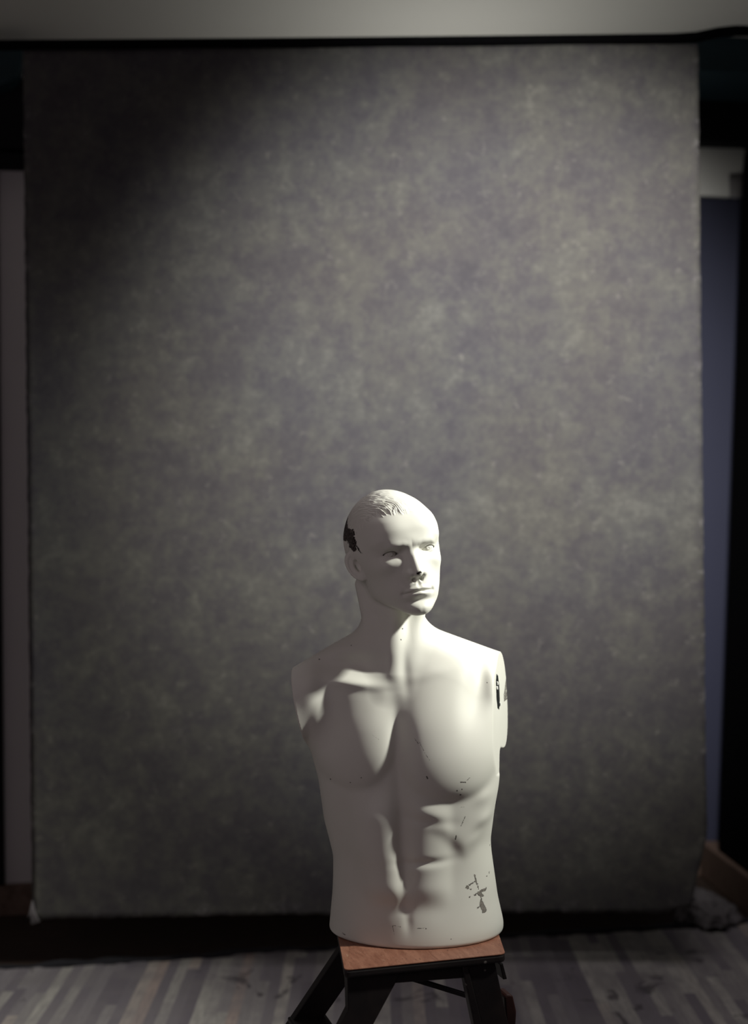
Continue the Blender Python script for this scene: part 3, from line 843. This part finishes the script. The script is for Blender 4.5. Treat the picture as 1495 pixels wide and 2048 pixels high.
# ---- hanging backdrop
BD = 4.0
def backdrop():
    xl, xr = (55-747.5)*BD/FPX, (1405-747.5)*BD/FPX
    zt_, zb_ = world(747, 94, BD).z, world(747, 1832, BD).z
    cx = (xl+xr)/2; y0 = CAM.y+BD
    root = empty('hanging_backdrop', (cx, y0, zb_))
    tag(root, 'mottled grey painted canvas backdrop hanging behind the mannequin', 'backdrop')
    bm = bmesh.new(); nx, nz = 110, 140; W = xr-xl; Hh = zt_-zb_
    g = []
    for j in range(nz+1):
        row = []; tz = j/nz
        for i in range(nx+1):
            tx = i/nx; x = -W/2+W*tx; z = Hh*tz
            if i in (0, nx): x += random.uniform(-.0015, .0015)*(1 if i else -1)
            if j == 0: z += random.uniform(-.003, .003)+.009*math.sin(tx*2.2+.3)-.004
            low = (1-tz)**3
            y = .006*math.sin(tx*9+1)*low+.010*low*math.sin(tx*4.1)+.002*math.sin(tx*23+tz*5)
            # lower right corner is turned inwards
            c = max(0, (tx-.93)/.07)*max(0, (.09-tz)/.09)
            x -= .055*c; z += .03*c; y -= .03*c
            row.append(bm.verts.new((x, y, z)))
        g.append(row)
    for j in range(nz):
        for i in range(nx): bm.faces.new((g[j][i], g[j][i+1], g[j+1][i+1], g[j+1][i]))
    o = bmobj('canvas', bm, M['canvas'], root, True)
    m = o.modifiers.new('thick', 'SOLIDIFY'); m.thickness = .0018; m.offset = 1
    # frayed tuft at lower left corner
    bm = bmesh.new()
    for k in range(16):
        a = random.uniform(-1, 1)
        tube(bm, [(-W/2+.004, -.004, .055), (-W/2+.004+.006*a, -.006-.002*k/8, .02), (-W/2+.005+.020*a, -.008, -.012+.008*abs(a))], [.0012, .0035, .0018], 6)
    t = bmobj('frayed_corner', bm, M['cloth'], root, True); tag(t, 'pale frayed corner')
    # crossbar the canvas is wrapped over: a long dark tube
    zc = zt_+.0147
    bar = bmesh.new()
    wr = (1495+60-747)*BD/FPX
    pts = [(-1.40, y0, zc)]+[(x, y0, zc-.001*math.cos(x*2)) for x in np.linspace(-1.2, .86, 20)]+[(.92, y0, zc+.004), (.98, y0, zc+.016), (1.03, y0, zc+.021), (1.10, y0, zc+.019), (1.40, y0, zc+.010)]
    tube(bar, pts, .0145, 20)
    b = bmobj('crossbar', bar, M['felt'], None, True)
    tag(b, 'long black crossbar the grey backdrop hangs from', 'pole')
backdrop()
def stand(sx, lab):
    r = empty('backdrop_stand', (sx, CAM.y+BD+.0, .0)); tag(r, lab, 'stand')
    bm = bmesh.new(); tube(bm, [(0, 0, .30), (0, 0, 2.600)], .014, 14); bmobj('pole', bm, M['black'], r, True)
    bm = bmesh.new(); tube(bm, [(0, 0, .36), (0, 0, .42)], .024, 14); bmobj('collar', bm, M['black'], r, True)
    for k in range(3):
        a = k*2*math.pi/3+math.pi/6; bm = bmesh.new()
        tube(bm, [(0, 0, .40), (.24*math.cos(a), .24*math.sin(a), .011)], .009, 10); bmobj('leg', bm, M['black'], r, True)
stand(-1.36, 'black backdrop stand left of the canvas, outside the picture')
stand(1.36, 'black backdrop stand right of the canvas, outside the picture')

# ---- things in the strips left and right of the canvas
def wall_s(px, py, t=0.0):
    """where the ray through a pixel meets the plane t metres in front of the back wall -> (s, z)"""
    u, v = unroll(px, py); d = Vector((u/FPX, 1, -v/FPX)); o = CAM-WP
    k = (-t-o.dot(NRM))/d.dot(NRM); p = o+d*k
    return p.dot(DIR), p.z
# black pelmet boards
def wbox(name, p0, p1, t0, t1, mat, label, cat, bevel=.003, kind=None):
    a = wall_s(p0[0], p0[1], t1); b = wall_s(p1[0], p1[1], t1); b = (min(b[0], S_R-.003), b[1]); a = (max(a[0], S_L+.003), a[1])
    bm = bmesh.new(); box(bm, (a[0], -t1, min(b[1], a[1])), (b[0], -t0, max(a[1], b[1]))); o = bmobj(name, bm, M[mat], None, bevel=bevel); o.matrix_world = RM
    return tag(o, label, cat, kind=kind)
wbox('black_pelmet', (-90, 150), (90, 300), .0005, .12, 'pelmet', 'black pelmet board high on the wall left of the backdrop', 'pelmet')
wbox('wall_ledge', (-90, 302), (90, 322), .0005, .15, 'pelmet', 'thin black ledge under the pelmet left of the backdrop', 'shelf')
wbox('black_pelmet', (1350, 152), (1560, 288), .0005, .14, 'pelmet', 'black pelmet board high on the wall right of the backdrop', 'pelmet')
# teal pieces under the ceiling
def teal_left():
    bm = bmesh.new(); t = .22; pts = []
    for (px, py) in ((-90, 93), (45, 92), (44, 120), (40, 138), (32, 152), (20, 162), (5, 168), (-20, 171), (-90, 173)):
        pts.append(wall_s(px, py, t))
    prism(bm, pts, -t, -.1205); o = bmobj('teal_panel', bm, M['teal'], None, bevel=.006); o.matrix_world = RM
    tag(o, 'dark teal rounded panel under the ceiling left of the backdrop', 'panel')
teal_left()
def teal_right():
    t = .45; a = wall_s(1340, 92, t); b = wall_s(1580, 150, t)
    bm = bmesh.new(); box(bm, (a[0], -t, b[1]), (min(b[0], S_R-.002), -.002, CEIL-.0005)); o = bmobj('teal_beam', bm, M['teal'], None, bevel=.004); o.matrix_world = RM
    tag(o, 'dark teal boxed beam under the ceiling right of the backdrop', 'beam')
teal_right()
# white stepped panel
def stepped():
    t = .06; q = [wall_s(px, py, t) for (px, py) in ((1370, 292), (1490, 294), (1484, 344), (1458, 346), (1459, 394), (1370, 390))]
    zs = [(a, b) for a, b in q]
    bm = bmesh.new(); prism(bm, zs, -t, -.0005); o = bmobj('white_wall_panel', bm, M['white'], None, bevel=.002); o.matrix_world = RM
    tag(o, 'white stepped panel on the wall above the blue door', 'panel')
stepped()
# blue door leaf right of the canvas
def blue_door():
    t = .035; a = wall_s(1365, 392, t); b = wall_s(1365, 1752, t); s1 = S_R-.01
    bm = bmesh.new(); box(bm, (a[0]-.3, -t, .102), (s1, -.0005, a[1])); o = bmobj('door_1', bm, M['door'], None, bevel=.003); o.matrix_world = RM
    tag(o, kind='structure')
blue_door()
# grey trim edge at far left
room_box('trim_1', (wall_s(-40, 1000)[0], -.03, .10), (wall_s(2, 1000)[0], -.0005, wall_s(0, 330)[1]), 'pelmet', bevel=.004)
# low wooden plinth with a tall black panel standing on it, leaning to the right
def plinth_and_panel():
    a = world(1418, 1765, 4.90); b = world(1495, 1830, 4.51); a.z = b.z = 0
    d = (b-a).normalized(); n = Vector((-d.y, d.x, 0))*-1; n = n if n.x > 0 else -n
    H = .125; L = .52
    bm = bmesh.new(); P0 = a-d*.10
    def q(l, w, z): return P0+d*l+n*w+Vector((0, 0, z))
    def block(bm, c):
        v = [bm.verts.new(p) for p in c]
        for f in ((0,1,2,3),(7,6,5,4),(0,4,5,1),(1,5,6,2),(2,6,7,3),(3,7,4,0)): bm.faces.new([v[i] for i in f])
    block(bm, [q(0, 0, -.002), q(L, 0, -.002), q(L, .10, -.002), q(0, .10, -.002), q(0, 0, H), q(L, 0, H), q(L, .10, H), q(0, .10, H)])
    o = bmobj('wooden_plinth', bm, M['base'], None, bevel=.006)
    tag(o, 'low brown wooden plinth along the floor right of the backdrop', 'plinth')
    bm = bmesh.new(); e = .016; T2 = 2.50; lean = .112
    block(bm, [q(.15, e, H+.001), q(L-.02, e, H+.001), q(L-.02, e+.03, H+.001), q(.15, e+.03, H+.001),
               q(.15, e+lean, T2), q(L-.02, e+lean, T2), q(L-.02, e+lean+.03, T2), q(.15, e+lean+.03, T2)])
    o = bmobj('black_board', bm, M['felt'], None, bevel=.003)
    tag(o, 'tall black board leaning to the right on the wooden plinth', 'board')
plinth_and_panel()
# crumpled cloth on the floor at the right corner
def crumple():
    p = world(1428, 1850, 4.36); p.z = 0
    bm = bmesh.new(); bmesh.ops.create_icosphere(bm, subdivisions=5, radius=1.0)
    from mathutils import noise
    for v in bm.verts:
        c = v.co.copy(); h = max(0, c.z)
        n1 = noise.noise(c*2.1+Vector((3, 1, 2))); n2 = 1-abs(noise.noise(c*4.5))*2; n3 = 1-abs(noise.noise(c*9+Vector((7, 0, 0))))*2
        r = 1+.35*n1+.16*n2+.07*n3
        x = c.x*.085*r; y = c.y*.10*r; z = h**.7*.095*r*(1-.55*max(0, c.x))*(.7+.5*max(0, -c.x))
        v.co = Vector((x, y, max(z, 0)))
    o = bmobj('crumpled_cloth', bm, M['cloth'], None, True); o.location = (p.x, p.y+.09, .013)
    tag(o, 'crumpled pale grey cloth on the floor in the right corner', 'cloth')
crumple()

# ------------------------------------------------------------------ LIGHT
def area(name, loc, target, size, power, col, spread=180, sizey=None):
    l = bpy.data.lights.new(name, 'AREA'); l.energy = power; l.color = col; l.size = size; l.spread = math.radians(spread)
    if sizey: l.shape = 'RECTANGLE'; l.size_y = sizey
    else: l.shape = 'DISK'
    o = bpy.data.objects.new(name, l); C.objects.link(o); o.location = loc
    o.rotation_euler = (Vector(target)-Vector(loc)).to_track_quat('-Z', 'Y').to_euler()
    return o
area('fill_light', (-1.15, -2.3, 2.0), (.05, .1, 1.35), 1.3, 6.4, (1.0, .83, .89), 180)
area('overhead_fill', (.75, .2, 2.78), (.75, .25, 0), 1.0, 5.5, (1.0, .93, .95), 150)  # added unseen fill from above, lifts the dark floor and right corner
def spot(name, loc, target, power, col, ang, blend, rad):
    l = bpy.data.lights.new(name, 'SPOT'); l.energy = power; l.color = col; l.spot_size = math.radians(ang); l.spot_blend = blend; l.shadow_soft_size = rad
    o = bpy.data.objects.new(name, l); C.objects.link(o); o.location = loc
    o.rotation_euler = (Vector(target)-Vector(loc)).to_track_quat('-Z', 'Y').to_euler()
    return o
spot('key_light', (1.73, -.31, 2.32), (.0, .0, 1.45), 345, (1.0, 1.0, .90), 62, 1.0, .07)
spot('background_light', (.60, -1.10, 2.68), (.36, 1.29, 1.68), 720, (1.0, .975, .925), 51, 1.0, .12)
area('hidden_ceiling_fill', (.25, 1.72, 2.05), (.30, 1.72, 2.81), .8, 1.9, (1.0, .99, .93), 160, sizey=.25)  # added lamp hidden behind the canvas, only there to brighten the ceiling strip
W = bpy.data.worlds.new('w'); bpy.context.scene.world = W; W.use_nodes = True
W.node_tree.nodes['Background'].inputs[0].default_value = (.5, .45, .5, 1); W.node_tree.nodes['Background'].inputs[1].default_value = .02

# ------------------------------------------------------------------ CAMERA
cd = bpy.data.cameras.new('camera'); cam = bpy.data.objects.new('camera', cd); C.objects.link(cam)
cd.sensor_fit = 'VERTICAL'; cd.sensor_height = 36.0; cd.sensor_width = 36.0*1495/2048; cd.lens = 36.0*FPX/2048
cam.location = CAM
cam.rotation_euler = (Matrix.Rotation(ROLL, 3, 'Y') @ Matrix.Rotation(math.pi/2, 3, 'X')).to_euler()
cd.clip_start = .05
cd.dof.use_dof = True; cd.dof.focus_distance = 2.63; cd.dof.aperture_fstop = 2.0
sc = bpy.context.scene; sc.camera = cam
vs = sc.view_settings
sc.display_settings.display_device = 'sRGB'
vs.view_transform = 'Standard'; vs.look = 'None'; vs.gamma = 1; vs.exposure = 0; vs.use_curve_mapping = False
